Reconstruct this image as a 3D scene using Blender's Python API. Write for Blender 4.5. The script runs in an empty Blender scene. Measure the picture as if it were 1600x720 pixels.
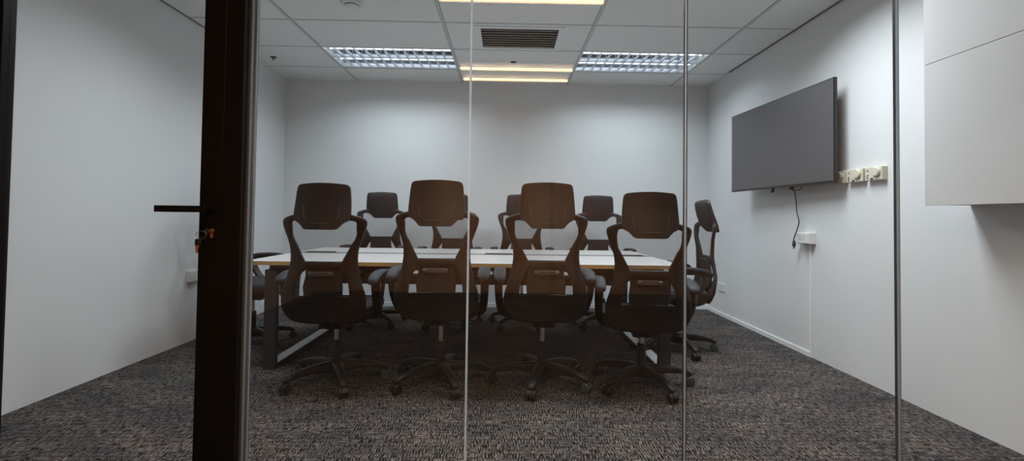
import bpy, bmesh, math, random
from mathutils import Vector, Matrix
random.seed(7)
PI = math.pi
R_ = math.radians
scn = bpy.context.scene
C = scn.collection

# ------------------------------------------------------------------ camera, world, exposure
F_PX, CX, CY, YAW, PITCH, ROLL, CAM_Z = 739.78, 802.4, 319.7, 0.01654, 0.02465, 0.01289, 1.030
cy_, sy_, cp_, sp_ = math.cos(YAW), math.sin(YAW), math.cos(PITCH), math.sin(PITCH)
fw = Vector((sy_*cp_, cy_*cp_, sp_)); rt = Vector((cy_, -sy_, 0)); up = rt.cross(fw)
rt2 = rt*math.cos(ROLL) + up*math.sin(ROLL); up2 = -rt*math.sin(ROLL) + up*math.cos(ROLL)
cam_d = bpy.data.cameras.new('camera'); cam = bpy.data.objects.new('camera', cam_d); C.objects.link(cam)
cam.matrix_world = Matrix(((rt2.x, up2.x, -fw.x, 0), (rt2.y, up2.y, -fw.y, 0), (rt2.z, up2.z, -fw.z, CAM_Z), (0, 0, 0, 1)))
cam_d.sensor_width = 36; cam_d.lens = F_PX/1600*36
cam_d.shift_x = (800-CX)/1600; cam_d.shift_y = (CY-360)/1600
cam_d.clip_start = 0.01
scn.camera = cam
w = bpy.data.worlds.new('world'); scn.world = w; w.use_nodes = True
w.node_tree.nodes['Background'].inputs[0].default_value = (0.5, 0.5, 0.5, 1)
w.node_tree.nodes['Background'].inputs[1].default_value = 0.05
scn.view_settings.view_transform = 'Standard'; scn.view_settings.look = 'None'
scn.view_settings.gamma = 1; scn.view_settings.use_curve_mapping = False
scn.view_settings.exposure = 0.0
scn.cycles.transparent_max_bounces = 24
scn.cycles.max_bounces = 10
scn.cycles.diffuse_bounces = 5
scn.cycles.sample_clamp_indirect = 4
ROOM_TUBE, WARM_TUBE, LAMP_W = 4.2, 17.0, {(-1, 0): 16.0, (1, 0): 16.0, (-1, 3): 23.0, (1, 3): 40.0}

XL, XR, YB, YF, H, YG = -2.512, 2.314, 5.391, -3.0, 2.556, 1.70
GX0, GY0 = -0.513, YB-0.476      # ceiling grid origin

# ------------------------------------------------------------------ materials
def mat(name, col, rough=0.5, metal=0.0, spec=0.5, emit=None, estr=0.0, bump=0.0, bscale=60, var=0.0, coat=0.0):
    m = bpy.data.materials.new(name); m.use_nodes = True
    nt = m.node_tree; b = nt.nodes['Principled BSDF']
    b.inputs['Base Color'].default_value = (*col, 1); b.inputs['Roughness'].default_value = rough
    b.inputs['Metallic'].default_value = metal; b.inputs['Specular IOR Level'].default_value = spec
    b.inputs['Coat Weight'].default_value = coat
    if emit: b.inputs['Emission Color'].default_value = (*emit, 1); b.inputs['Emission Strength'].default_value = estr
    if bump or var:
        tc = nt.nodes.new('ShaderNodeTexCoord'); n = nt.nodes.new('ShaderNodeTexNoise'); n.inputs['Scale'].default_value = bscale
        n.inputs['Detail'].default_value = 4
        nt.links.new(tc.outputs['Object'], n.inputs['Vector'])
        if bump:
            bp = nt.nodes.new('ShaderNodeBump'); bp.inputs['Strength'].default_value = bump; bp.inputs['Distance'].default_value = 0.01
            nt.links.new(n.outputs['Fac'], bp.inputs['Height']); nt.links.new(bp.outputs['Normal'], b.inputs['Normal'])
        if var:
            n2 = nt.nodes.new('ShaderNodeTexNoise'); n2.inputs['Scale'].default_value = bscale*0.08+0.5
            nt.links.new(tc.outputs['Object'], n2.inputs['Vector'])
            r = nt.nodes.new('ShaderNodeValToRGB')
            r.color_ramp.elements[0].position = 0.3; r.color_ramp.elements[1].position = 0.7
            r.color_ramp.elements[0].color = (*[c*(1-var) for c in col], 1); r.color_ramp.elements[1].color = (*[min(1, c*(1+var)) for c in col], 1)
            nt.links.new(n2.outputs['Fac'], r.inputs['Fac']); nt.links.new(r.outputs['Color'], b.inputs['Base Color'])
    return m

M = {}
M['wall'] = mat('white_painted_wall', (0.70, 0.712, 0.72), 0.42, spec=0.35, bump=0.05, bscale=5, var=0.015)
M['ceil'] = mat('ceiling_tile', (0.80, 0.80, 0.79), 0.85, bump=0.05, bscale=180)
M['tbar'] = mat('ceiling_bar', (0.56, 0.57, 0.57), 0.6)
M['tshadow'] = mat('ceiling_joint_shade', (0.16, 0.16, 0.16), 0.8)  # dark joint lines, with the shade beside the bars painted in
M['base'] = mat('baseboard_paint', (0.80, 0.81, 0.82), 0.4)
M['black'] = mat('black_plastic', (0.013, 0.012, 0.012), 0.45, spec=0.4, bump=0.05, bscale=400)
M['blackgrey'] = mat('black_arm_plastic', (0.014, 0.018, 0.023), 0.6, spec=0.3)
M['fabric'] = mat('black_fabric', (0.02, 0.021, 0.024), 0.9, bump=0.25, bscale=500)
M['frame'] = mat('dark_bronze_aluminium', (0.006, 0.0055, 0.0055), 0.45, spec=0.16, bump=0.01, bscale=200)
M['frame2'] = mat('dark_gasket', (0.05, 0.05, 0.052), 0.5, spec=0.2)
M['steel'] = mat('brushed_steel', (0.6, 0.58, 0.55), 0.3, 1.0)
M['brass'] = mat('brass', (0.72, 0.36, 0.17), 0.35, 1.0)
M['tabletop'] = mat('white_laminate', (0.50, 0.485, 0.47), 0.35, var=0.01)
M['edge'] = mat('light_wood_edging', (0.50, 0.31, 0.12), 0.5, var=0.12, bscale=80)
M['tleg'] = mat('dark_grey_steel', (0.035, 0.034, 0.036), 0.45)
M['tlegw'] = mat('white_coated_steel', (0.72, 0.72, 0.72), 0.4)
M['channel'] = mat('grey_channel', (0.26, 0.27, 0.28), 0.45)
M['white_plastic'] = mat('white_plastic', (0.70, 0.70, 0.69), 0.4)
M['cream'] = mat('cream_plastic', (0.62, 0.59, 0.47), 0.4)
M['slot'] = mat('dark_slot', (0.02, 0.02, 0.02), 0.7)
M['cab'] = mat('white_cabinet_laminate', (0.60, 0.597, 0.595), 0.4, var=0.01)
M['tv'] = mat('black_tv_bezel', (0.01, 0.01, 0.011), 0.3)
M['screen'] = mat('matte_tv_screen', (0.075, 0.072, 0.076), 0.38, spec=0.7)
M['cord'] = mat('black_cord', (0.01, 0.01, 0.01), 0.5)
M['fixture'] = mat('white_enamel', (0.75, 0.78, 0.8), 0.35)
M['mirror'] = mat('mirror_reflector', (0.72, 0.76, 0.82), 0.12, 1.0)
M['louver'] = mat('satin_aluminium_louver', (0.70, 0.74, 0.80), 0.32, 0.85)
M['tube'] = mat('cool_fluorescent_tube', (1, 1, 1), 0.4, emit=(0.86, 0.94, 1.0), estr=ROOM_TUBE)
M['warm'] = mat('warm_fluorescent_tube', (1, 1, 1), 0.4, emit=(1.0, 0.64, 0.32), estr=WARM_TUBE)
M['vent'] = mat('vent_blade_grey', (0.66, 0.63, 0.58), 0.5)
M['ventback'] = mat('vent_dark_inside', (0.03, 0.028, 0.025), 0.8)
M['wood'] = mat('corridor_wood', (0.74, 0.45, 0.29), 0.55, var=0.35, bscale=12)
M['corr'] = mat('corridor_paint', (0.5, 0.36, 0.26), 0.7)
M['ridge'] = mat('steel_grey_plastic', (0.09, 0.085, 0.08), 0.35)  # lighter grey than the shell, for headrest ridges and adjuster
M['wood2'] = mat('reflection_panel_wood', (0.90, 0.56, 0.34), 0.5, var=0.1, bscale=12)
M['bluegrey'] = mat('caster_grey', (0.05, 0.065, 0.065), 0.4)

def carpet_material():
    m = bpy.data.materials.new('woven_carpet'); m.use_nodes = True
    nt = m.node_tree; b = nt.nodes['Principled BSDF']; L = nt.links.new
    b.inputs['Roughness'].default_value = 0.95; b.inputs['Specular IOR Level'].default_value = 0.1
    tc = nt.nodes.new('ShaderNodeTexCoord')
    def noise(sx, sy, sc=1, det=2, off=0):
        mp = nt.nodes.new('ShaderNodeMapping'); mp.inputs['Scale'].default_value = (sx, sy, 1); mp.inputs['Location'].default_value = (off, off*1.7, 0)
        n = nt.nodes.new('ShaderNodeTexNoise'); n.inputs['Scale'].default_value = sc; n.inputs['Detail'].default_value = det
        n.inputs['Roughness'].default_value = 0.6
        L(tc.outputs['Object'], mp.inputs['Vector']); L(mp.outputs['Vector'], n.inputs['Vector']); return n.outputs['Fac']
    def math_(op, a, bb):
        n = nt.nodes.new('ShaderNodeMath'); n.operation = op
        for i, v in enumerate((a, bb)):
            if isinstance(v, (int, float)): n.inputs[i].default_value = v
            else: L(v, n.inputs[i])
        return n.outputs[0]
    def ramp(v, p0, p1, c0, c1):
        r = nt.nodes.new('ShaderNodeValToRGB'); r.color_ramp.elements[0].position = p0; r.color_ramp.elements[1].position = p1
        r.color_ramp.elements[0].color = (*c0, 1); r.color_ramp.elements[1].color = (*c1, 1); L(v, r.inputs['Fac']); return r.outputs['Color']
    a = noise(165, 24, 1, 2); c = noise(20, 180, 1, 2, 5)
    sp = nt.nodes.new('ShaderNodeSeparateXYZ'); L(tc.outputs['Object'], sp.inputs[0])
    X, Y = sp.outputs[0], sp.outputs[1]
    def wn(u, v):
        cb = nt.nodes.new('ShaderNodeCombineXYZ'); L(u, cb.inputs[0]); L(v, cb.inputs[1])
        n = nt.nodes.new('ShaderNodeTexWhiteNoise'); n.noise_dimensions = '2D'; L(cb.outputs[0], n.inputs['Vector']); return n.outputs['Value']
    yr = math_('DIVIDE', Y, 0.034); row = math_('FLOOR', yr, 0); fr = math_('FRACT', yr, 0)
    blk = math_('FLOOR', math_('DIVIDE', X, 0.17), 0)
    ph = math_('MULTIPLY', wn(row, blk), 6.28)
    wob = math_('MULTIPLY', noise(14, 14, 1, 2, 2), 9.0)
    st = math_('SINE', math_('ADD', math_('ADD', math_('MULTIPLY', X, 2*PI/0.0125), ph), wob), 0)      # warp strokes
    rowcut = math_('MULTIPLY', math_('LESS_THAN', fr, 0.2), -0.07)                                        # dark weft line between rows
    fib_a = math_('ADD', math_('ADD', math_('MULTIPLY', st, 0.075), a), rowcut)
    st2 = math_('SINE', math_('ADD', math_('MULTIPLY', Y, 2*PI/0.017), wob), 0)
    fib_c = math_('ADD', math_('MULTIPLY', st2, 0.06), c)
    sel = math_('GREATER_THAN', noise(24, 12, 1, 2, 9), 0.55)
    mix = nt.nodes.new('ShaderNodeMix'); L(sel, mix.inputs[0]); L(fib_a, mix.inputs[2]); L(fib_c, mix.inputs[3])
    fib = mix.outputs[0]
    col0 = ramp(fib, 0.43, 0.62, (0.006, 0.0056, 0.007), (0.245, 0.22, 0.207))
    tint = nt.nodes.new('ShaderNodeMix'); tint.data_type = 'RGBA'; tint.blend_type = 'MULTIPLY'; tint.inputs[0].default_value = 0.55
    L(col0, tint.inputs[6]); L(ramp(wn(math_('FLOOR', math_('DIVIDE', X, 0.11), 0), math_('FLOOR', math_('DIVIDE', Y, 0.10), 0)), 0.1, 0.9, (0.66, 0.74, 0.74), (1.0, 0.90, 0.86)), tint.inputs[7])
    col1 = tint.outputs[2]
    big = ramp(noise(2.2, 5, 1, 3, 3), 0.35, 0.68, (0.60, 0.61, 0.66), (1.12, 1.07, 1.0))
    mul = nt.nodes.new('ShaderNodeMix'); mul.data_type = 'RGBA'; mul.blend_type = 'MULTIPLY'; mul.inputs[0].default_value = 1
    L(col1, mul.inputs[6]); L(big, mul.inputs[7])
    L(mul.outputs[2], b.inputs['Base Color'])
    bp = nt.nodes.new('ShaderNodeBump'); bp.inputs['Strength'].default_value = 0.5; bp.inputs['Distance'].default_value = 0.004
    L(fib, bp.inputs['Height']); L(bp.outputs['Normal'], b.inputs['Normal'])
    return m
M['carpet'] = carpet_material()

def glass_material():
    m = bpy.data.materials.new('clear_glass'); m.use_nodes = True
    nt = m.node_tree; nt.nodes.clear(); L = nt.links.new
    o = nt.nodes.new('ShaderNodeOutputMaterial'); t = nt.nodes.new('ShaderNodeBsdfTransparent'); g = nt.nodes.new('ShaderNodeBsdfGlossy')
    t.inputs[0].default_value = (0.975, 0.985, 0.98, 1); g.inputs['Roughness'].default_value = 0.0; g.inputs['Color'].default_value = (1, 1, 1, 1)
    geo = nt.nodes.new('ShaderNodeNewGeometry'); dot = nt.nodes.new('ShaderNodeVectorMath'); dot.operation = 'DOT_PRODUCT'
    L(geo.outputs['Incoming'], dot.inputs[0]); L(geo.outputs['Normal'], dot.inputs[1])
    ab = nt.nodes.new('ShaderNodeMath'); ab.operation = 'ABSOLUTE'; L(dot.outputs['Value'], ab.inputs[0])
    s = nt.nodes.new('ShaderNodeMath'); s.operation = 'SUBTRACT'; s.inputs[0].default_value = 1; L(ab.outputs[0], s.inputs[1])
    pw = nt.nodes.new('ShaderNodeMath'); pw.operation = 'POWER'; L(s.outputs[0], pw.inputs[0]); pw.inputs[1].default_value = 5
    ma = nt.nodes.new('ShaderNodeMath'); ma.operation = 'MULTIPLY_ADD'; L(pw.outputs[0], ma.inputs[0]); ma.inputs[1].default_value = 0.95; ma.inputs[2].default_value = 0.045
    mx = nt.nodes.new('ShaderNodeMixShader'); L(ma.outputs[0], mx.inputs[0]); L(t.outputs[0], mx.inputs[1]); L(g.outputs[0], mx.inputs[2])
    L(mx.outputs[0], o.inputs[0]); return m
M['glass'] = glass_material()

def mesh_material():
    m = bpy.data.materials.new('black_chair_mesh'); m.use_nodes = True
    nt = m.node_tree; b = nt.nodes['Principled BSDF']; L = nt.links.new; o = nt.nodes['Material Output']
    b.inputs['Base Color'].default_value = (0.03, 0.032, 0.035, 1); b.inputs['Roughness'].default_value = 0.7
    tc = nt.nodes.new('ShaderNodeTexCoord'); sp = nt.nodes.new('ShaderNodeSeparateXYZ'); L(tc.outputs['Object'], sp.inputs[0])
    def mth(op, a, bb=0.0):
        n = nt.nodes.new('ShaderNodeMath'); n.operation = op
        for i, v in enumerate((a, bb)):
            if isinstance(v, (int, float)): n.inputs[i].default_value = v
            else: L(v, n.inputs[i])
        return n.outputs[0]
    k = 2*PI/0.0125
    u = mth('SINE', mth('MULTIPLY', mth('ADD', sp.outputs[0], sp.outputs[2]), k)); v = mth('SINE', mth('MULTIPLY', mth('SUBTRACT', sp.outputs[0], sp.outputs[2]), k))
    hole = mth('MULTIPLY', u, v)
    mr = nt.nodes.new('ShaderNodeMapRange'); mr.inputs['From Min'].default_value = -0.5; mr.inputs['From Max'].default_value = 0.5
    mr.inputs['To Min'].default_value = 0.12; mr.inputs['To Max'].default_value = 0.46; L(hole, mr.inputs['Value'])
    t = nt.nodes.new('ShaderNodeBsdfTransparent'); mx = nt.nodes.new('ShaderNodeMixShader')
    L(mr.outputs[0], mx.inputs[0]); L(t.outputs[0], mx.inputs[1]); L(b.outputs[0], mx.inputs[2]); L(mx.outputs[0], o.inputs[0])
    return m
M['mesh'] = mesh_material()

# ------------------------------------------------------------------ mesh helpers
def box(bm, x0, x1, y0, y1, z0, z1, mi=0):
    vs = [bm.verts.new(p) for p in ((x0,y0,z0),(x1,y0,z0),(x1,y1,z0),(x0,y1,z0),(x0,y0,z1),(x1,y0,z1),(x1,y1,z1),(x0,y1,z1))]
    for f in ((3,2,1,0),(4,5,6,7),(0,1,5,4),(1,2,6,5),(2,3,7,6),(3,0,4,7)):
        bm.faces.new([vs[i] for i in f]).material_index = mi
    return bm
def B(*a):
    bm = bmesh.new(); box(bm, *a); return bm
def loft(bm, rings, cap=True, closed=True, mi=0):
    R = [[bm.verts.new(p) for p in r] for r in rings]
    n = len(R[0])
    for a, b in zip(R, R[1:]):
        for i in range(n if closed else n-1):
            j = (i+1) % n
            bm.faces.new((a[i], a[j], b[j], b[i])).material_index = mi
    if cap and closed:
        bm.faces.new(R[0][::-1]).material_index = mi; bm.faces.new(R[-1]).material_index = mi
    return bm
def lathe(bm, prof, c=(0,0,0), axis='z', n=24):
    rings = []
    for r, h in prof:
        ring = []
        for i in range(n):
            a = 2*PI*i/n; u, v = r*math.cos(a), r*math.sin(a)
            p = {'z': (u, v, h), 'x': (h, u, v), 'y': (v, h, u)}[axis]
            ring.append((p[0]+c[0], p[1]+c[1], p[2]+c[2]))
        rings.append(ring)
    return loft(bm, rings)
def cat(pts, n=6):
    out = []; P = [Vector(p) for p in pts]
    for i in range(len(P)-1):
        p0, p1, p2, p3 = P[max(i-1, 0)], P[i], P[i+1], P[min(i+2, len(P)-1)]
        for k in range(n):
            t = k/n
            out.append(0.5*((2*p1) + (p2-p0)*t + (2*p0-5*p1+4*p2-p3)*t*t + (3*p1-p0-3*p2+p3)*t**3))
    out.append(P[-1]); return out
def tube(bm, pts, rad, n=10, smooth=6, flat=1.0):
    P = cat(pts, smooth) if smooth else [Vector(p) for p in pts]
    rings = []; prev = None
    for i, p in enumerate(P):
        d = (P[min(i+1, len(P)-1)]-P[max(i-1, 0)]).normalized()
        if prev is None:
            a = Vector((0, 0, 1)) if abs(d.z) < 0.9 else Vector((1, 0, 0))
            u = d.cross(a).normalized()
        else: u = (prev - d*prev.dot(d)).normalized()
        prev = u; v = d.cross(u)
        r = rad[min(int(i/len(P)*len(rad)), len(rad)-1)] if isinstance(rad, (list, tuple)) else rad
        rings.append([tuple(p + u*r*math.cos(2*PI*k/n) + v*r*flat*math.sin(2*PI*k/n)) for k in range(n)])
    return loft(bm, rings)
def cross(a, b, th, n=14, pw=0.55):
    """rounded bar section between points a and b, thickness th along y"""
    a, b = Vector(a), Vector(b); c = (a+b)/2; h = (b-a)/2; out = []
    for k in range(n):
        t = 2*PI*k/n; co, si = math.cos(t), math.sin(t)
        s = math.copysign(abs(co)**pw, co); q = math.copysign(abs(si)**pw, si)
        out.append(tuple(c + h*s + Vector((0, th/2*q, 0))))
    return out
def ribbon(bm, pairs, yf, th, sm=5):
    o = cat([(p[0][0], 0, p[0][1]) for p in pairs], sm); i = cat([(p[1][0], 0, p[1][1]) for p in pairs], sm)
    rings = []
    for a, b in zip(o, i):
        rings.append(cross((a.x, yf(a.x, a.z), a.z), (b.x, yf(b.x, b.z), b.z), th))
    return loft(bm, rings)
def se_ring(cx, cy, z, hx, hy, n=36, pw=0.5, dz=None):
    out = []
    for k in range(n):
        t = 2*PI*k/n; co, si = math.cos(t), math.sin(t)
        x = hx*math.copysign(abs(co)**pw, co); y = hy*math.copysign(abs(si)**pw, si)
        out.append((cx+x, cy+y, z+(dz(x, y) if dz else 0)))
    return out
def obj(name, bm, m, parent=None, smooth=True, bevel=0.0, loc=None, mats=None):
    bmesh.ops.recalc_face_normals(bm, faces=bm.faces)
    me = bpy.data.meshes.new(name); bm.to_mesh(me); bm.free()
    for x in (mats or [m]): me.materials.append(x)
    o = bpy.data.objects.new(name, me); C.objects.link(o)
    if parent: o.parent = parent
    if loc: o.location = loc
    if bevel:
        md = o.modifiers.new('bevel', 'BEVEL'); md.width = bevel; md.segments = 2; md.limit_method = 'ANGLE'; md.angle_limit = 0.6
    if smooth:
        for p in me.polygons: p.use_smooth = True
        me.set_sharp_from_angle(angle=0.7)
    return o
def thing(name, label, cat_, loc=(0, 0, 0), rz=0, group=None):
    o = bpy.data.objects.new(name, None); C.objects.link(o); o.empty_display_size = 0.1
    o.location = loc; o.rotation_euler = (0, 0, rz); return tag(o, label, cat_, group)
def tag(o, label, cat_, group=None):
    o['label'] = label; o['category'] = cat_
    if group: o['group'] = group
    return o
def struct(name, bm, m, parent=None, **k):
    o = obj(name, bm, m, parent, **k)
    if parent is None: o['kind'] = 'structure'
    return o
def sroot(name, loc=(0, 0, 0)):
    o = bpy.data.objects.new(name, None); C.objects.link(o); o.location = loc; o['kind'] = 'structure'; o.empty_display_size = 0.1
    return o

# ------------------------------------------------------------------ room shell
T = 0.12
struct('floor', B(XL-T, XR+T, YF-T, YB+T, -0.1, 0.0), M['carpet'], smooth=False)
struct('wall_back', B(XL, XR, YB, YB+T, 0, H+.2), M['wall'], smooth=False)
struct('wall_left', B(XL-T, XL, YG, YB+T, 0, H+.2), M['wall'], smooth=False)
struct('wall_right', B(XR, XR+T, YG, YB+T, 0, H+.2), M['wall'], smooth=False)
# corridor in front of the glass (seen only as reflections in the glass)
struct('wall_corridor_left', B(XL-T, XL, YF, YG, 0, H+.2), M['corr'], smooth=False)
struct('wall_corridor_right', B(XR, XR+T, YF, YG, 0, H+.2), M['corr'], smooth=False)
bm = bmesh.new()
x = XL
for i in range(8):
    wd = (XR-XL)/8
    box(bm, x+0.004, x+wd-0.004, YF-T+0.02, YF, 0.0, 2.2)
    x += wd
box(bm, XL, XR, YF-T, YF-0.004, 0, H+.2)
for a_, b_ in ((-1.32, -0.46), (0.24, 0.60), (0.66, 0.93)): box(bm, a_, b_, YF, YF+0.03, 0.0, 2.1, 1)  # lighter panels added to give brighter orange reflections in the glass
struct('wall_front', bm, M['wood'], mats=[M['wood'], M['wood2']], smooth=False)
# baseboards
struct('baseboard_right', B(XR-0.010, XR, 3.555, YB, 0, 0.036), M['base'], smooth=False)
struct('baseboard_back', B(XL, XR-0.01, YB-0.010, YB, 0, 0.045), M['base'], smooth=False)

# ceiling: tiles on a grid of bars, openings where the lamps and vent sit
holes = {(-1, 0), (1, 0), (-1, 3), (1, 3)}          # room lamps (column, row)
bm = bmesh.new()
def cell(i, j): return (GX0+1.2*i, GX0+1.2*(i+1), GY0-0.6*(j+1), GY0-0.6*j)
for i in range(-2, 3):
    for j in range(-1, 6):
        x0, x1, y0, y1 = cell(i, j)
        if (i, j) in holes: continue
        if (i, j) == (0, 1):   # the vent cuts a hole in this tile
            vx0, vx1, vy0, vy1 = -0.235, 0.430, 3.80, 4.26
            for q in ((x0, vx0, y0, y1), (vx1, x1, y0, y1), (vx0, vx1, y0, vy0), (vx0, vx1, vy1, y1)):
                box(bm, *q, H, H+0.015)
            continue
        x0 = max(x0, XL); x1 = min(x1, XR); y1 = min(y1, YB); y0 = max(y0, YG)
        g = 0.0
        box(bm, x0+g, x1-g, y0+g, y1-g, H, H+0.015)
struct('ceiling', bm, M['ceil'], smooth=False)
struct('ceiling_corridor', B(XL, XR, YF, YG, H, H+0.015), M['ceil'], smooth=False)
struct('ceiling_slab', B(XL-T, XR+T, YF-T, YB+T, H+0.2, H+0.3), M['ceil'], smooth=False)
bm = bmesh.new()
for i in range(-1, 3):
    x = GX0+1.2*i
    box(bm, x-0.0115, x+0.0115, YG, YB, H-0.004, H-0.0005)
    box(bm, x-0.0145, x-0.0115, YG, YB, H-0.0015, H-0.0003, 1)
    box(bm, x+0.0115, x+0.0145, YG, YB, H-0.0015, H-0.0003, 1)
for j in range(0, 6):
    y = GY0-0.6*j
    if y < YG: continue
    box(bm, XL, XR, y-0.008, y+0.004, H-0.003, H-0.0005)
    box(bm, XL, XR, y+0.004, y+0.010, H-0.0015, H-0.0003, 1)
for a in ((XR-0.02, XR, 2.0, 4.85), (XL, XL+0.016, 2.0, 4.6)):
    box(bm, a[0], a[1], a[2], a[3], H-0.004, H-0.0005, 1)
struct('trim_1', bm, M['tbar'], mats=[M['tbar'], M['tshadow']], smooth=False)

# ------------------------------------------------------------------ fluorescent ceiling lamps
def troffer(i, j, label, cat_='ceiling light', warm=False, group=None):
    x0, x1, y0, y1 = cell(i, j); cx, cy = (x0+x1)/2, (y0+y1)/2
    t = thing('louvered_ceiling_lamp', label, cat_, (cx, cy, H), 0, group)
    hx, hy = 0.586, 0.288
    bm = bmesh.new()    # housing: open pan with sloped mirror reflectors
    box(bm, -hx-0.012, hx+0.012, -hy-0.010, -hy, -0.003, 0.09); box(bm, -hx-0.012, hx+0.012, hy, hy+0.010, -0.003, 0.09)
    box(bm, -hx-0.012, -hx, -hy, hy, -0.003, 0.09); box(bm, hx, hx+0.012, -hy, hy, -0.003, 0.09)
    box(bm, -hx, hx, -hy, hy, 0.088, 0.098)
    obj('housing', bm, M['fixture'], t, smooth=False)
    bm = bmesh.new()
    for s in (-1, 1):
        cyy = s*hy/2; hw = hy/2-0.004
        prof = [(-hw, 0.045), (-hw*0.8, 0.066), (-hw*0.45, 0.082), (0, 0.086), (hw*0.45, 0.082), (hw*0.8, 0.066), (hw, 0.045)]
        rows = [[(-hx+0.002, cyy+a, b) for a, b in prof], [(hx-0.002, cyy+a, b) for a, b in prof]]
        loft(bm, rows, cap=False, closed=False)
    obj('reflector', bm, M['mirror'], t)
    for s in (-1, 1):
        bm = bmesh.new(); lathe(bm, [(0.0125, -0.57), (0.0127, -0.56), (0.0127, 0.56), (0.0125, 0.57)], (0, s*0.142, 0.050), 'x', 14)
        tb = obj('fluorescent_tube', bm, M['warm'] if warm else M['tube'], t)
        for e in (-1, 1): obj('lamp_holder', B(e*0.578-0.008, e*0.578+0.008, s*0.142-0.014, s*0.142+0.014, 0.033, 0.085), M['fixture'], tb, smooth=False)
    bm = bmesh.new()    # parabolic louver
    zz0, zz1 = 0.000, 0.030
    for yy in (-hy+0.004, 0.0, hy-0.004):
        ring = lambda xx: [(xx, yy-0.0085, zz1), (xx, yy-0.004, zz0), (xx, yy+0.004, zz0), (xx, yy+0.0085, zz1)]
        loft(bm, [ring(-hx), ring(hx)])
    nb = 12
    for k in range(1, nb+1):
        xx = -hx+2*hx*k/(nb+1)
        for s in (-1, 1):
            ya, yb_ = (0.006, hy-0.01) if s > 0 else (-hy+0.01, -0.006)
            ring = lambda yy: [(xx-0.006, yy, zz1), (xx-0.0012, yy, zz0), (xx+0.0012, yy, zz0), (xx+0.006, yy, zz1)]
            loft(bm, [ring(ya), ring(yb_)])
    obj('louver', bm, M['louver'], t, smooth=False)
    ld = bpy.data.lights.new('lamp_light', 'AREA'); ld.shape = 'RECTANGLE'; ld.size = 1.14; ld.size_y = 0.54
    ld.energy = LAMP_W[(i, j)]; ld.color = (0.80, 0.92, 1.0) if j == 0 else (0.90, 0.95, 1.0); ld.spread = R_(146)
    lo = bpy.data.objects.new('lamp_light', ld); C.objects.link(lo); lo.parent = t; lo.location = (0, 0, -0.006)
    return t
troffer(-1, 0, 'louvered fluorescent ceiling lamp left of the air vent, near the back wall')
troffer(1, 0, 'louvered fluorescent ceiling lamp right of the air vent, near the back wall')
troffer(-1, 3, 'added unseen louvered ceiling lamp over the left part of the table, nearer the glass')  # lamp pair out of view, added to light the chairs and near walls
troffer(1, 3, 'added unseen louvered ceiling lamp over the right part of the table, nearer the glass')
def batten(x, y, label):
    t = thing('corridor_ceiling_lamp', label, 'ceiling light', (x, y, H))
    bm = bmesh.new(); box(bm, -0.60, 0.60, -0.30, 0.30, -0.012, -0.001); obj('housing', bm, M['fixture'], t, smooth=False)
    for s in (-1, 1):
        bm = bmesh.new(); lathe(bm, [(0.0125, -0.565), (0.013, -0.55), (0.013, 0.55), (0.0125, 0.565)], (0, s*0.185, -0.040), 'x', 14)
        tb = obj('fluorescent_tube', bm, M['warm'], t)
        for e in (-1, 1): obj('lamp_holder', B(e*0.575-0.008, e*0.575+0.008, s*0.185-0.014, s*0.185+0.014, -0.055, -0.012), M['fixture'], tb, smooth=False)
    ld = bpy.data.lights.new('warm_lamp_light', 'AREA'); ld.shape = 'RECTANGLE'; ld.size = 1.12; ld.size_y = 0.5
    ld.energy = 29.0; ld.color = (1.0, 0.68, 0.42); ld.spread = R_(136)
    lo = bpy.data.objects.new('lamp_light', ld); C.objects.link(lo); lo.parent = t; lo.location = (0, 0, -0.016)
batten(0.09, 0.36, 'twin tube warm ceiling lamp just outside the glass wall')
batten(0.09, -1.54, 'twin tube warm ceiling lamp farther out in the corridor, mirrored in the glass')
# air vent
t = thing('air_vent', 'dark slatted air vent in a white frame in the middle of the ceiling', 'vent', ((vx0+vx1)/2, (vy0+vy1)/2, H))
hx, hy = (vx1-vx0)/2, (vy1-vy0)/2
bm = bmesh.new(); fo = 0.035
box(bm, -hx-fo, hx+fo, -hy-fo, -hy+0.012, -0.006, 0.0); box(bm, -hx-fo, hx+fo, hy-0.012, hy+fo, -0.006, 0.0)
box(bm, -hx-fo, -hx+0.012, -hy+0.012, hy-0.012, -0.006, 0.0); box(bm, hx-0.012, hx+fo, -hy+0.012, hy-0.012, -0.006, 0.0)
obj('vent_frame', bm, M['fixture'], t, smooth=False)
obj('duct_box', B(-hx, hx, -hy, hy, 0.06, 0.065), M['ventback'], t, smooth=False)
bm = bmesh.new(); ns = 9
for k in range(ns):
    y = -hy+0.02+(2*hy-0.04)*k/(ns-1)
    loft(bm, [[(xx, y-0.012, 0.002), (xx, y-0.010, -0.001), (xx, y+0.012, 0.012), (xx, y+0.010, 0.015)] for xx in (-hx+0.01, hx-0.01)])
obj('slats', bm, M['vent'], t, smooth=False)
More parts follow.
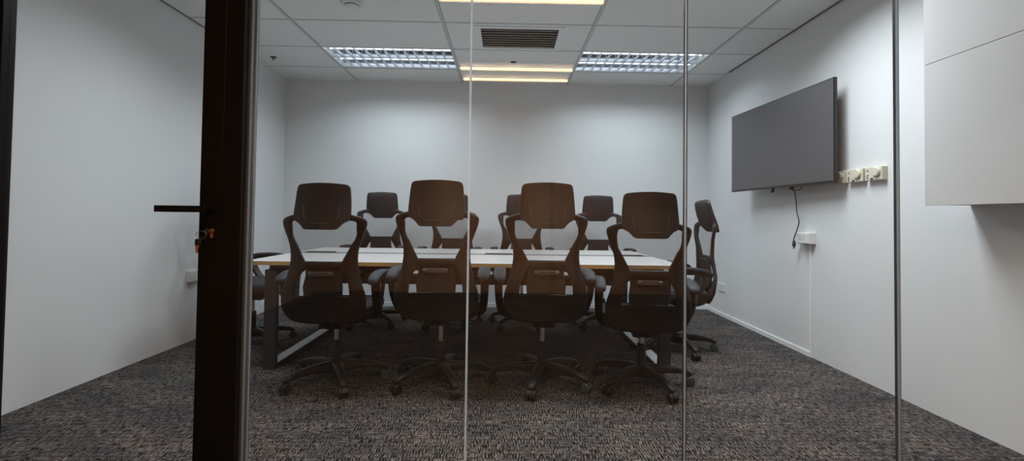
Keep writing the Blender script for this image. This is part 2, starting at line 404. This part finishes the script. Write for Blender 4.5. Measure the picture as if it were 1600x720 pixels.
# round smoke detector, sprinklers
t = thing('smoke_detector', 'round white smoke detector on the ceiling, left of the middle', 'smoke detector', (-1.13, 3.40, H))
bm = bmesh.new(); lathe(bm, [(0.078, 0.0), (0.080, -0.006), (0.074, -0.016), (0.052, -0.020), (0.049, -0.028), (0.03, -0.032), (0.001, -0.033)], n=32); obj('detector_body', bm, M['white_plastic'], t)
bm = bmesh.new(); lathe(bm, [(0.0520, -0.0215), (0.0512, -0.025)], n=32); obj('sensing_slot', bm, M['slot'], t)
for (x, y, lab) in ((-2.29, 4.63, 'small dark sprinkler head on the ceiling by the left wall'), (0.056, 4.651, 'small dark flush sprinkler cap on the ceiling behind the air vent')):
    t = thing('sprinkler_head', lab, 'sprinkler', (x, y, H))
    bm = bmesh.new(); lathe(bm, [(0.030, 0.0), (0.030, -0.003), (0.012, -0.006), (0.001, -0.0065)], n=24); obj('escutcheon', bm, M['slot'], t)
    if x > 0: continue
    bm = bmesh.new(); lathe(bm, [(0.006, -0.006), (0.006, -0.022), (0.013, -0.024), (0.013, -0.026), (0.001, -0.027)], n=16); obj('deflector', bm, M['frame2'], t)

# ------------------------------------------------------------------ glass wall, door and frame
XJ = [-0.905, -0.132, 0.648, 1.424, XR]
GT = 0.010
for k in range(4):
    a, b = XJ[k]+(0.003 if k else 0.0), XJ[k+1]-(0.003 if k < 3 else 0.0)
    struct('window_%d' % (k+1), B(a, b, YG-GT/2, YG+GT/2, 0.03, H), M['glass'], smooth=False)
M['joint'] = mat('clear_silicone_joint', (0.62, 0.62, 0.64), 0.25)
_n = M['joint'].node_tree; _t = _n.nodes.new('ShaderNodeBsdfTransparent'); _l = _n.nodes.new('ShaderNodeBsdfTranslucent'); _l.inputs[0].default_value = (0.85, 0.87, 0.88, 1)
_x = _n.nodes.new('ShaderNodeMixShader'); _x.inputs[0].default_value = 0.80; _y = _n.nodes.new('ShaderNodeMixShader'); _y.inputs[0].default_value = 0.44
_n.links.new(_n.nodes['Principled BSDF'].outputs[0], _x.inputs[1]); _n.links.new(_l.outputs[0], _x.inputs[2])
_n.links.new(_t.outputs[0], _y.inputs[1]); _n.links.new(_x.outputs[0], _y.inputs[2]); _n.links.new(_y.outputs[0], _n.nodes['Material Output'].inputs[0])
M['joint2'] = mat('dark_joint_line', (0.05, 0.05, 0.05), 0.3)
for k in range(3):
    bm = bmesh.new(); x = XJ[k+1]; wj = (0.0034, 0.0042, 0.0055)[k]
    box(bm, x-wj, x+wj, YG-GT/2-0.001, YG+GT/2+0.001, 0.0, H)
    if k > 0: box(bm, x-wj-0.0014, x-wj, YG-GT/2-0.0008, YG+GT/2+0.0008, 0.0, H, 1)
    if k > 0: box(bm, x+wj, x+wj+0.0014, YG-GT/2-0.0008, YG+GT/2+0.0008, 0.0, H, 1)
    struct('trim_%d' % (k+2), bm, M['joint'], mats=[M['joint'], M['joint2']], smooth=False)
struct('trim_5', B(XJ[0], XR, YG-0.02, YG+0.02, 0.0, 0.03), M['frame'], smooth=False, bevel=0.002)
# door frame (jambs and head)
bm = bmesh.new()
box(bm, -0.983, -0.918, YG-0.045, YG+0.05, 0, H)
box(bm, -1.93, -1.842, YG-0.045, YG+0.05, 0, H)
box(bm, -1.93, -0.905, YG-0.045, YG+0.05, H-0.06, H)
struct('trim_6', bm, M['frame'], smooth=False, bevel=0.003)
struct('trim_7', B(-0.918, -0.912, YG-0.02, YG+0.03, 0, H), M['frame2'], smooth=False)
struct('trim_8', B(-0.912, -0.905, YG-0.012, YG+0.02, 0, H), M['joint'], smooth=False)
struct('wall_partition', B(XL, -1.93, YG-0.05, YG+0.05, 0, H), M['wall'], smooth=False)
d = sroot('door_1', (-1.838, YG, 0))
W = 0.853    # leaf width
obj('stile', B(0, 0.079, -0.04, 0.01, 0.01, H-0.065), M['frame'], d, smooth=False, bevel=0.003)
obj('stile', B(W-0.078, W, -0.04, 0.01, 0.01, H-0.065), M['frame'], d, smooth=False, bevel=0.003)
obj('rail', B(0.079, W-0.078, -0.04, 0.01, 0.01, 0.12), M['frame'], d, smooth=False, bevel=0.003)
obj('rail', B(0.079, W-0.078, -0.04, 0.01, H-0.145, H-0.065), M['frame'], d, smooth=False, bevel=0.003)
obj('glass_pane', B(0.079, W-0.078, -0.019, -0.011, 0.12, H-0.145), M['glass'], d, smooth=False)
# lever handle
hd = obj('door_handle', B(-1.172+1.838, -1.005+1.838, -0.104, -0.090, 1.030, 1.052), M['frame'], d, smooth=False, bevel=0.002)
bm = bmesh.new(); lathe(bm, [(0.009, -0.095), (0.009, -0.047), (0.009, -0.04)], (-1.020+1.838, 0, 1.041), 'y', 16)
box(bm, -1.034+1.838, -1.006+1.838, -0.045, -0.040, 0.99, 1.075)
obj('handle_plate', bm, M['frame'], hd, smooth=False)
# euro lock cylinder
LX, LZ = -1.014, 0.966
bm = bmesh.new(); lathe(bm, [(0.0085, -0.047), (0.0085, -0.040)], (LX+1.838, 0, LZ), 'y', 20); box(bm, LX+1.838-0.005, LX+1.838+0.005, -0.047, -0.040, LZ-0.025, LZ)
lk = obj('lock_cylinder', bm, M['brass'], d, smooth=False, bevel=0.0008); lk['label'] = 'brass lock cylinder'
# keys hanging in the lock
k = thing('keys', 'small bunch of keys on a ring hanging from the brass lock of the door', 'keys', (LX, YG-0.05, LZ))
bm = bmesh.new(); lathe(bm, [(0.009, -0.0012), (0.009, 0.0012)], (0, -0.022, 0), 'x', 20); box(bm, -0.001, 0.001, -0.014, 0.004, -0.003, 0.003); obj('key', bm, M['steel'], k, smooth=False)
bm = bmesh.new()
ringp = [(-0.018+0.017*math.cos(a), -0.024, -0.012+0.013*math.sin(a)) for a in [2*PI*q/20 for q in range(21)]]
tube(bm, ringp, 0.0011, 6, 0); obj('key_ring', bm, M['steel'], k)
obj('key_fob', B(-0.036, -0.016, -0.030, -0.020, -0.048, -0.026), M['black'], k, smooth=False, bevel=0.003)
bm = bmesh.new(); lathe(bm, [(0.007, -0.0012), (0.007, 0.0012)], (-0.0275, -0.0265, -0.050), 'y', 16); box(bm, -0.031, -0.024, -0.0275, -0.0255, -0.074, -0.05)
q = obj('key', bm, M['brass'], k, smooth=False); q['label'] = 'brass key pointing down'
bm = bmesh.new(); lathe(bm, [(0.006, -0.0012), (0.006, 0.0012)], (-0.033, -0.022, -0.050), 'y', 16); box(bm, -0.036, -0.031, -0.0232, -0.0212, -0.072, -0.05)
obj('key', bm, M['steel'], k, smooth=False)

# ------------------------------------------------------------------ conference table
TX0, TX1, TY0, TY1, TZ = -1.680, 1.180, 3.075, 4.42, 0.722
tb = thing('conference_table', 'long white conference table with light wood edging and dark loop legs', 'table', ((TX0+TX1)/2, (TY0+TY1)/2, 0))
ox, oy = (TX0+TX1)/2, (TY0+TY1)/2
hw, hd_ = (TX1-TX0)/2, (TY1-TY0)/2
CH0, CH1 = 3.775-oy, 3.855-oy
def top_panel(y0, y1):
    o = obj('tabletop', B(-hw+0.002, hw-0.002, y0+0.002, y1-0.002, TZ-0.025, TZ), M['tabletop'], tb, smooth=False)
    bm = bmesh.new()
    box(bm, -hw, hw, y0, y0+0.002, TZ-0.025, TZ-0.0008); box(bm, -hw, hw, y1-0.002, y1, TZ-0.025, TZ-0.0008)
    box(bm, -hw, -hw+0.002, y0+.002, y1-.002, TZ-0.025, TZ-0.0008); box(bm, hw-0.002, hw, y0+.002, y1-.002, TZ-0.025, TZ-0.0008)
    obj('wood_edging', bm, M['edge'], o, smooth=False)
top_panel(-hd_, CH0); top_panel(CH1, hd_)
bm = bmesh.new()
box(bm, -hw+0.02, hw-0.02, CH0, CH1, TZ-0.03, TZ-0.010); box(bm, -hw+0.02, hw-0.02, CH0, CH0+0.010, TZ-0.01, TZ+0.002); box(bm, -hw+0.02, hw-0.02, CH1-0.010, CH1, TZ-0.01, TZ+0.002)
obj('cable_channel', bm, M['channel'], tb, smooth=False)
for x in (-1.47, -0.05, 1.0):
    obj('cable_flap', B(x-ox-0.11, x-ox+0.11, CH0+0.010, CH1-0.010, TZ-0.01, TZ+0.009), M['slot'], tb, smooth=False, bevel=0.002)
def loop_leg(x):
    lw = 0.04    # half width
    y0, y1 = 3.165-oy, 4.33-oy
    bm = bmesh.new()
    box(bm, x-lw, x+lw, y0, y0+0.04, 0.0, TZ-0.065); box(bm, x-lw, x+lw, y1-0.04, y1, 0.0, TZ-0.065)
    box(bm, x-lw, x+lw, y0+0.04, y1-0.04, 0.0, 0.035); box(bm, x-lw, x+lw, y0+0.04, y1-0.04, TZ-0.105, TZ-0.065)
    o = obj('leg', bm, M['tleg'], tb, smooth=False, bevel=0.002)
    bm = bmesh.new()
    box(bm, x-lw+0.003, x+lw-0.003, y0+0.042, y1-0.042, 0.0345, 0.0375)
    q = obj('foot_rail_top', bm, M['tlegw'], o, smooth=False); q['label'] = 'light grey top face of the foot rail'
loop_leg(-1.545-ox); loop_leg(1.075-ox)
bm = bmesh.new()
for y in (3.24, 3.70, 3.92, 4.27): box(bm, -hw+0.10, hw-0.14, y-oy-0.025, y-oy+0.025, TZ-0.065, TZ-0.025)
obj('support_beam', bm, M['tleg'], tb, smooth=False)
obj('cable_tray', B(-1.15, 0.95, -0.09, 0.09, 0.50, 0.56), M['tleg'], tb, smooth=False, bevel=0.004)
for x in (-0.9, -0.2, 0.6): obj('tray_bracket', B(x-0.012, x+0.012, -0.07, 0.07, 0.555, TZ-0.03), M['tleg'], tb, smooth=False)

# ------------------------------------------------------------------ office chair (faces +y; the column stands at the origin)
def interp(z, tab):
    if z <= tab[0][0]: return tab[0][1]
    for (a, va), (b, vb) in zip(tab, tab[1:]):
        if z <= b: return va+(vb-va)*(z-a)/(b-a)
    return tab[-1][1]
YT = [(0.40, -0.215), (0.50, -0.255), (0.62, -0.270), (0.76, -0.250), (0.90, -0.248), (1.0, -0.262), (1.2, -0.262)]
def yback(x, z): return interp(z, YT) + 0.55*x*x
HT = [(0.93, -0.312), (1.0, -0.300), (1.1, -0.282), (1.21, -0.270)]
def yhead(x, z): return interp(z, HT) + 0.8*x*x

def make_chair():
    t = thing('office_chair', 'chair', 'chair')
    # star base
    bm = bmesh.new(); lathe(bm, [(0.030, 0.055), (0.052, 0.062), (0.056, 0.085), (0.048, 0.112), (0.034, 0.125), (0.028, 0.13)], n=28)
    obj('base_hub', bm, M['black'], t)
    for k in range(5):
        a = 2*PI*k/5
        bm = bmesh.new(); rings = []
        for r, z, w_, h_ in ((0.035, 0.094, 0.034, 0.052), (0.08, 0.098, 0.028, 0.046), (0.15, 0.100, 0.023, 0.036), (0.22, 0.094, 0.020, 0.030), (0.275, 0.082, 0.019, 0.026), (0.305, 0.072, 0.016, 0.020), (0.315, 0.068, 0.008, 0.012)):
            ring = []
            for q in range(12):
                u = 2*PI*q/12; co, si = math.cos(u), math.sin(u)
                ring.append((r, 1.2*w_*math.copysign(abs(co)**.6, co), z + h_*0.66*math.copysign(abs(si)**.6, si)))
            rings.append(ring)
        loft(bm, rings)
        lg = obj('base_leg', bm, M['black'], t); lg.rotation_euler.z = a
        bm = bmesh.new()
        for s in (-1, 1):
            lathe(bm, [(0.018, s*0.007), (0.0265, s*0.009), (0.029, s*0.013), (0.029, s*0.021), (0.025, s*0.027), (0.008, s*0.029)], (0.292+0.010, 0, 0.0292), 'y', 20)
        lathe(bm, [(0.006, -0.02), (0.006, 0.02)], (0.302, 0, 0.0292), 'y', 10)
        lathe(bm, [(0.006, 0.03), (0.006, 0.065)], (0.290, 0, 0), 'z', 10)
        ring = []   # wheel hood
        rr = []
        for q in range(9):
            u = PI*0.05+PI*0.9*q/8
            rr.append([(0.302+0.033*math.cos(u), s, 0.0292+0.033*math.sin(u)) for s in (-0.010, 0.010)] + [(0.302+0.029*math.cos(u), s, 0.0292+0.029*math.sin(u)) for s in (0.010, -0.010)])
        loft(bm, rr)
        cs = obj('caster', bm, M['bluegrey'] if k == 1 else M['black'], lg)
    # column
    bm = bmesh.new(); lathe(bm, [(0.027, 0.125), (0.027, 0.25), (0.024, 0.256)], n=24); obj('column_sleeve', bm, M['black'], t)
    bm = bmesh.new(); lathe(bm, [(0.0145, 0.20), (0.0145, 0.40)], n=20); q = obj('gas_cylinder', bm, M['steel'], t); q['label'] = 'shiny steel cylinder'
    # mechanism + tilt lever
    me_ = obj('tilt_mechanism', B(-0.07, 0.07, -0.12, 0.10, 0.352, 0.40), M['black'], t, smooth=False, bevel=0.008)
    bm = bmesh.new(); tube(bm, [(0.06, 0.02, 0.368), (0.14, 0.03, 0.366), (0.21, 0.03, 0.350)], 0.005, 8); box(bm, 0.19, 0.24, 0.018, 0.042, 0.342, 0.350); obj('tilt_lever', bm, M['black'], me_)
    bm = bmesh.new(); tube(bm, [(0, -0.10, 0.375), (0, -0.16, 0.38), (0, -0.195, 0.43), (0, -0.225, 0.50), (0, -0.245, 0.56)], 0.034, 12, 6, 0.5); obj('back_spine', bm, M['black'], t)
    # seat
    sag = lambda x, y: -0.012*math.exp(-((x/0.15)**2+(y/0.16)**2)) - 0.03*max(0, (y-0.15))/0.1*0.5
    bm = bmesh.new(); loft(bm, [se_ring(0, 0.03, z, hx_, hy_) for z, hx_, hy_ in ((0.388, 0.15, 0.17), (0.394, 0.19, 0.20), (0.410, 0.225, 0.228), (0.435, 0.238, 0.242))]); obj('seat_pan', bm, M['black'], t)
    bm = bmesh.new(); loft(bm, [se_ring(0, 0.03, z, hx_, hy_, dz=sag if z > .47 else None) for z, hx_, hy_ in ((0.432, 0.235, 0.240), (0.446, 0.247, 0.250), (0.470, 0.252, 0.255), (0.492, 0.247, 0.250), (0.504, 0.230, 0.232), (0.509, 0.18, 0.18), (0.510, 0.08, 0.08))]); obj('seat', bm, M['fabric'], t)
    # back frame
    bm = bmesh.new()
    half = [((0.095, 1.040), (0.092, 0.985)), ((0.135, 1.040), (0.130, 1.000)), ((0.190, 1.028), (0.168, 0.998)), ((0.228, 1.012), (0.184, 0.986)), ((0.240, 0.990), (0.182, 0.962)), ((0.232, 0.950), (0.183, 0.925)),
            ((0.214, 0.900), (0.173, 0.892)), ((0.200, 0.860), (0.156, 0.866)), ((0.193, 0.820), (0.130, 0.815)), ((0.192, 0.775), (0.104, 0.765)), ((0.197, 0.735), (0.096, 0.735)), ((0.206, 0.690), (0.118, 0.700)),
            ((0.220, 0.640), (0.144, 0.650)), ((0.236, 0.590), (0.152, 0.595)), ((0.243, 0.550), (0.150, 0.555)), ((0.242, 0.510), (0.120, 0.530)), ((0.232, 0.470), (0.080, 0.500)), ((0.212, 0.438), (0.050, 0.480)), ((0.180, 0.418), (0.020, 0.470)), ((0.10, 0.408), (0.0, 0.465)), ((0.0, 0.405), (0.0, 0.465))]
    for s in (1, -1):
        ribbon(bm, [((s*a[0], a[1]), (s*b[0], b[1])) for a, b in half], yback, 0.026, 4)
    rings = []   # cross bar at the waist and lower back band
    rings = [cross((x, yback(x, 0.765), 0.768), (x, yback(x, 0.73), 0.728), 0.026) for x in [-.11+.22*q/8 for q in range(9)]]
    loft(bm, rings)
    rings = [cross((x, yback(x, 0.58)-0.002, 0.578-0.3*abs(x)**2), (x, yback(x, 0.44), 0.44), 0.020) for x in [-.19+.38*q/12 for q in range(13)]]
    loft(bm, rings)
    fr = obj('back_frame', bm, M['black'], t)
    # mesh sheet
    tab_i = [(b[1], b[0]) for a, b in half[1:14]][::-1]
    def win(z): return interp(z, [(0.755, 0.108), (0.80, 0.126), (0.866, 0.158), (0.89, 0.173), (0.925, 0.184), (0.962, 0.186), (0.99, 0.186), (1.0, 0.165), (1.03, 0.15)])+0.012
    bm = bmesh.new(); rows = []
    for q in range(13):
        z = 0.755+(1.005-0.755)*q/12; ww = win(z)
        rows.append([(ww*(2*k/12-1), yback(ww*(2*k/12-1), z)+0.012, z) for k in range(13)])
    loft(bm, rows, cap=False, closed=False); obj('back_mesh', bm, M['mesh'], t)
    # lumbar support block with adjusting bar
    bm = bmesh.new()
    rings = [cross((-w_, yback(0.09, z)+0.030-0.01, z), (w_, yback(0.09, z)+0.030-0.01, z), 0.032) for z, w_ in ((0.53, 0.095), (0.56, 0.110), (0.62, 0.114), (0.68, 0.104), (0.725, 0.104), (0.742, 0.095))]
    loft(bm, rings); lb = obj('lumbar_support', bm, M['fabric'], t)
    bm = bmesh.new(); box(bm, -0.045, 0.045, -0.296, -0.266, 0.690, 0.712)
    for s in (-1, 1): lathe(bm, [(0.010, s*0.045), (0.013, s*0.048), (0.013, s*0.066), (0.010, s*0.069)], (0, -0.282, 0.700), 'x', 14)
    obj('adjuster', bm, M['ridge'], lb, bevel=0.001)
    # headrest: rear shell and padded front
    rows = [(0.948, 0.080), (0.953, 0.094), (0.965, 0.104), (0.985, 0.124), (0.997, 0.148), (1.012, 0.157), (1.05, 0.158), (1.10, 0.155), (1.15, 0.151), (1.185, 0.147), (1.197, 0.142), (1.204, 0.130)]
    def arc(x, w_, z): return z + (0.010*(1-(x/0.14)**2) if z > 1.18 else (0.002))
    bm = bmesh.new(); rr = []
    for z, w_ in rows:
        back = [(w_*(2*k/14-1), 0, 0) for k in range(15)]
        ring = [(x, yhead(x, z)-0.010, arc(x, w_, z)) for x, _, _ in back] + [(x, yhead(x, z)+0.012, arc(x, w_, z)) for x, _, _ in back[::-1]]
        rr.append(ring)
    loft(bm, rr); hs = obj('headrest', bm, M['black'], t)
    bm = bmesh.new(); rr = []
    n_ = len(rows)
    for i_, (z, w_) in enumerate(rows):
        e = math.sin(PI*min(1, max(0, (i_+0.3)/(n_-0.4))))**0.45; ww = w_*0.955
        xs = [ww*(2*k/14-1) for k in range(15)]
        zz = 0.953+(z-0.948)*0.975
        ring = [(x, yhead(x, z)+0.010, arc(x, w_, zz)) for x in xs] + [(x, yhead(x, z)+0.012+0.050*e*max(0, 1-abs(x/ww)**5), arc(x, w_, zz)) for x in xs[::-1]]
        rr.append(ring)
    loft(bm, rr); obj('headrest_pad', bm, M['fabric'], hs)
    # moulded crease lines on the rear of the headrest
    bm = bmesh.new(); tube(bm, [(-0.055, yhead(.055, .985)-0.0105, 0.985), (0, yhead(0, .984)-0.0105, 0.984), (0.055, yhead(.055, .985)-0.0105, 0.985)], 0.0016, 6)
    for s in (-1, 1): tube(bm, [(s*0.088, yhead(.088, 1.00)-0.0105, 1.0), (s*0.095, yhead(.095, 1.03)-0.0105, 1.03), (s*0.105, yhead(.105, 1.08)-0.0105, 1.09)], 0.0014, 6)
    obj('moulded_ridge', bm, M['ridge'], hs)
    bm = bmesh.new()
    rings = [cross((-w_, yback(0, z)-0.004, z), (w_, yback(0, z)-0.004, z), 0.02) for z, w_ in ((0.975, 0.05), (0.99, 0.08), (1.03, 0.10), (1.045, 0.08))]
    loft(bm, rings); obj('headrest_bracket', bm, M['black'], hs)
    # arms
    for s in (-1, 1):
        bm = bmesh.new()
        P = [(s*0.200, 0.02, 0.405), (s*0.245, 0.01, 0.410), (s*0.262, -0.04, 0.45), (s*0.271, -0.115, 0.53), (s*0.274, -0.150, 0.61), (s*0.271, -0.130, 0.660), (s*0.268, -0.06, 0.662), (s*0.268, 0.05, 0.662)]
        tube(bm, P, 0.028, 12, 6, 0.62)
        tube(bm, [(s*0.268, 0.055, 0.668), (s*0.268, 0.040, 0.60), (s*0.262, 0.02, 0.50), (s*0.255, 0.01, 0.43)], 0.024, 10, 6, 0.55)
        am = obj('armrest', bm, M['black'], t)
        bm = bmesh.new(); rr = []
        for yy, hx_, zt, zb in ((-0.205, 0.018, 0.660, 0.645), (-0.195, 0.032, 0.676, 0.640), (-0.16, 0.036, 0.694, 0.655), (-0.10, 0.038, 0.706, 0.672), (-0.02, 0.038, 0.710, 0.680), (0.05, 0.037, 0.708, 0.680), (0.085, 0.032, 0.704, 0.680), (0.100, 0.020, 0.698, 0.684)):
            ring = []
            for q in range(14):
                u = 2*PI*q/14; co, si = math.cos(u), math.sin(u)
                ring.append((s*0.268+hx_*math.copysign(abs(co)**.7, co), yy, -0.012+(zt+zb)/2+(zt-zb)/2*math.copysign(abs(si)**.7, si)))
            rr.append(ring)
        loft(bm, rr); obj('arm_pad', bm, M['blackgrey'], am)
    return t

UPPER = ('tilt_mechanism', 'back_spine', 'seat_pan', 'seat', 'back_frame', 'back_mesh', 'lumbar_support', 'headrest', 'armrest', 'gas_cylinder')
def kind_of(o): return o.name.split('.')[0]
chair0 = make_chair()
def dup(root):
    r = root.copy(); C.objects.link(r)
    for ch in list(root.children):
        c = ch.copy(); C.objects.link(c); c.parent = r
        for g in list(ch.children):
            d_ = g.copy(); C.objects.link(d_); d_.parent = c
    return r
def setup(o, x, y, facing, phase, dz, label, group, lean=0.0):
    """facing: angle of the chair's front about z (0 = +y); phase: world angle of one base leg"""
    o.location = (x, y, 0); o.rotation_euler.z = facing
    tag(o, label, 'chair', group)
    legs = [c for c in o.children if kind_of(c) == 'base_leg']
    for k, c in enumerate(legs): c.rotation_euler.z = math.radians(phase+72*k)-facing
    for c in o.children:
        if kind_of(c) in UPPER: c.location.z = dz
        if kind_of(c) == 'headrest' and lean:     # headrest tipped about its hinge
            p = Vector((0, -0.295, 0.96)); c.rotation_euler.x = -lean
            c.location = p - Matrix.Rotation(-lean, 3, 'X') @ p + Vector((0, 0, dz))
G1 = 'office chairs along the near side of the table'; G2 = 'office chairs along the far side of the table'; G3 = 'office chairs at the table ends'
R = math.radians
spots = [
    (-1.035, 2.97, R(0), -63, -0.008, 'black office chair seen from behind, leftmost in the near row, beside the door frame', G1),
    (-0.392, 2.965, R(0), -66, 0.018, 'black office chair seen from behind, second from left in the near row', G1),
    (0.238, 2.97, R(0), -106, 0.012, 'black office chair seen from behind, third from left in the near row', G1),
    (0.852, 2.94, R(-7), -72, -0.035, 'black office chair seen from behind, rightmost in the near row', G1),
    (-1.245, 4.535, R(180), 100, 0.045, 'black office chair facing the glass, leftmost across the table', G2),
    (-0.530, 4.535, R(180), 90, 0.035, 'black office chair facing the glass, second from left across the table, mostly hidden', G2),
    (0.163, 4.535, R(180), 85, 0.040, 'black office chair facing the glass, third from left across the table', G2),
    (0.938, 4.535, R(180), 80, 0.040, 'black office chair facing the glass, rightmost across the table', G2),
    (1.345, 3.74, R(85), -80, -0.025, 'black office chair in side view at the right end of the table', G3, R(10)),
    (-1.990, 3.80, R(-90), -33, 0.0, 'black office chair at the left end of the table, half hidden behind the door frame', G3),
]
rest = [dup(chair0) for _ in spots[1:]]
for o, s in zip([chair0]+rest, spots): setup(o, *s)

# ------------------------------------------------------------------ television on the right wall
zc, hh = 1.643, 0.358
pf, pn = Vector((2.135, 4.44)), Vector((2.205, 3.135))       # far and near edges
ctr = (pf+pn)/2; dirv = (pn-pf).normalized(); wd = (pn-pf).length/2
ang = math.atan2(dirv.y, dirv.x)
tv = thing('television', 'large dark flat screen television mounted on the right wall', 'television', (ctr.x, ctr.y, zc), ang)
# local: x along the screen (towards the camera end), local +y points to the wall, -y to the room
tilt = R(2.0)
bm = B(-wd, wd, 0.0, 0.022, -hh, hh); box(bm, -wd*0.72, wd*0.72, 0.020, 0.050, -hh*0.80, hh*0.45)
body = obj('screen_housing', bm, M['tv'], tv, smooth=False, bevel=0.003); body.rotation_euler.x = 0
obj('screen', B(-wd+0.008, wd-0.008, -0.0025, -0.0003, -hh+0.016, hh-0.008), M['screen'], tv, smooth=False)
obj('wall_bracket', B(-0.22, 0.22, 0.050, 0.100, -0.12, 0.12), M['frame'], tv, smooth=False)
bm = bmesh.new(); box(bm, -0.055, -0.030, 0.002, 0.020, -hh-0.014, -hh); lathe(bm, [(0.011, -0.002), (0.013, 0.0), (0.013, 0.016), (0.011, 0.018)], (-0.0425, 0.002, -hh-0.022), 'y', 16)
q = obj('remote_sensor', bm, M['tv'], tv, bevel=0.001)
# power cord hanging from the television
cd = thing('power_cord', 'black power cord dangling unplugged under the television', 'cord', (2.24, 3.65, 1.30))
bm = bmesh.new()
P = [(2.225, 3.68, 1.30), (2.24, 3.655, 1.27), (2.245, 3.638, 1.24), (2.245, 3.622, 1.17), (2.245, 3.614, 1.097), (2.245, 3.588, 1.023), (2.245, 3.600, 0.975), (2.245, 3.632, 0.92), (2.245, 3.655, 0.875), (2.245, 3.651, 0.850)]
tube(bm, [(a-2.24, b-3.65, c-1.30) for a, b, c in P], 0.0042, 8); obj('cord_run', bm, M['cord'], cd)
bm = bmesh.new(); lathe(bm, [(0.005, -0.425), (0.012, -0.445), (0.014, -0.470), (0.009, -0.476)], (0.005, 0.0, 0), 'z', 12); box(bm, 0.003, 0.007, -0.008, -0.003, -0.492, -0.474); box(bm, 0.003, 0.007, 0.003, 0.008, -0.492, -0.474)
obj('plug', bm, M['cord'], cd)
bm = bmesh.new(); tube(bm, [(-0.01, 0.05, 0.0), (0.0, 0.03, -0.03), (0.003, -0.02, -0.040), (0.003, -0.075, -0.038), (0.003, -0.105, -0.01), (0.0, -0.10, 0.02)], 0.003, 8); obj('cord_loop', bm, M['cord'], cd)
bm = bmesh.new(); lathe(bm, [(0.012, -0.03), (0.020, -0.012), (0.020, 0.0)], (-0.004, 0.01, 0.0), 'z', 10); obj('connector', bm, M['cord'], cd)

# ------------------------------------------------------------------ wall boxes, outlets, trunking
def wallbox(y0, y1, label):
    cyy = (y0+y1)/2; hy_ = (y1-y0)/2
    t = thing('dimmer_box', label, 'switch box', (XR, cyy, 1.325), 0, 'cream wall boxes right of the television')
    obj('box_body', B(-0.035, 0, -hy_, hy_, -0.042, 0.042), M['cream'], t, smooth=False, bevel=0.004)
    bm = bmesh.new(); lathe(bm, [(0.030, -0.033), (0.030, -0.044), (0.025, -0.050), (0.001, -0.051)], (0, -hy_+0.040, 0.008), 'x', 28); kb = obj('knob', bm, M['cream'], t)
    bm = bmesh.new(); box(bm, -0.037, -0.034, -hy_+0.070, -hy_+0.090, -0.037, -0.028)
    box(bm, -0.0365, -0.034, hy_-0.030, hy_-0.018, 0.016, 0.022); box(bm, -0.0365, -0.034, hy_-0.03, hy_-0.018, -0.012, -0.006)
    obj('slot', bm, M['slot'], t, smooth=False)
    bm = bmesh.new(); lathe(bm, [(0.007, -0.034), (0.007, -0.038)], (0, hy_-0.024, -0.022), 'x', 12); obj('screw', bm, M['steel'], t)
wallbox(2.828, 2.965, 'cream wall box with a round knob, nearest the glass joint and farthest from the television')
wallbox(2.985, 3.130, 'cream wall box with a round knob, middle of the three beside the television')
wallbox(3.150, 3.290, 'cream wall box with a round knob, half hidden behind the television edge')
t = thing('outlet_box', 'white surface power outlet box on top of a cable strip below the television', 'outlet', (XR, 3.565, 0.893))
obj('outlet_housing', B(-0.048, 0, -0.075, 0.085, -0.042, 0.042), M['white_plastic'], t, smooth=False, bevel=0.003)
obj('outlet_plate', B(-0.054, -0.048, -0.070, 0.080, -0.038, 0.038), M['white_plastic'], t, smooth=False, bevel=0.002)
bm = bmesh.new()
for yy in (-0.005, 0.035):
    for zz in (-0.010, 0.012): box(bm, -0.0548, -0.0538, yy-0.009, yy-0.006, zz-0.005, zz+0.005); box(bm, -0.0548, -0.0538, yy+0.004, yy+0.007, zz-0.005, zz+0.005)
obj('socket_holes', bm, M['slot'], t, smooth=False)
tag(obj('cable_trunking', B(XR-0.012, XR-0.0005, 3.535, 3.553, 0.001, 0.851), M['base'], smooth=False, bevel=0.001), 'narrow white cable strip running down the right wall from the outlet box', 'cable cover')
def plate(x, y, z, side, label, hy_=0.06, hz=0.04, th=0.012):
    t = thing('wall_outlet', label, 'outlet', (x, y, z))
    s = side
    xs = (0, s*th) if s > 0 else (s*th, 0)
    obj('outlet_plate', B(xs[0], xs[1], -hy_, hy_, -hz, hz), M['white_plastic'], t, smooth=False, bevel=0.003)
    bm = bmesh.new(); a = s*(th+0.0006); b_ = s*(th-0.001)
    for yy in (-0.02, 0.02):
        for zz in (-0.008, 0.008): box(bm, min(a, b_), max(a, b_), yy-0.006, yy+0.006, zz-0.0015, zz+0.0015)
    obj('socket_holes', bm, M['slot'] if s < 0 else M['tbar'], t, smooth=False)
plate(XR, 5.02, 0.305, -1, 'small white outlet plate low on the right wall near the far corner', 0.075, 0.04)
plate(XL, 3.86, 0.520, 1, 'white outlet box low on the left wall beside the door frame', 0.068, 0.042, 0.032)

# ------------------------------------------------------------------ wall cabinet at the upper right
cb = thing('wall_cabinet', 'white wall cabinet hanging at the upper right inside the glass', 'cabinet', (XR, 2.02, 1.113))
y0, y1 = YG+0.03-2.02, 2.318-2.02
obj('cabinet_body', B(-0.212, -0.001, y0, y1, 0.0, H-1.113-0.004), M['cab'], cb, smooth=False)
obj('cabinet_door', B(-0.230, -0.213, y0, y1, -0.003, 0.6945), M['cab'], cb, smooth=False, bevel=0.0008)
obj('cabinet_door', B(-0.230, -0.213, y0, y1, 0.6975, H-1.113-0.006), M['cab'], cb, smooth=False, bevel=0.0008)
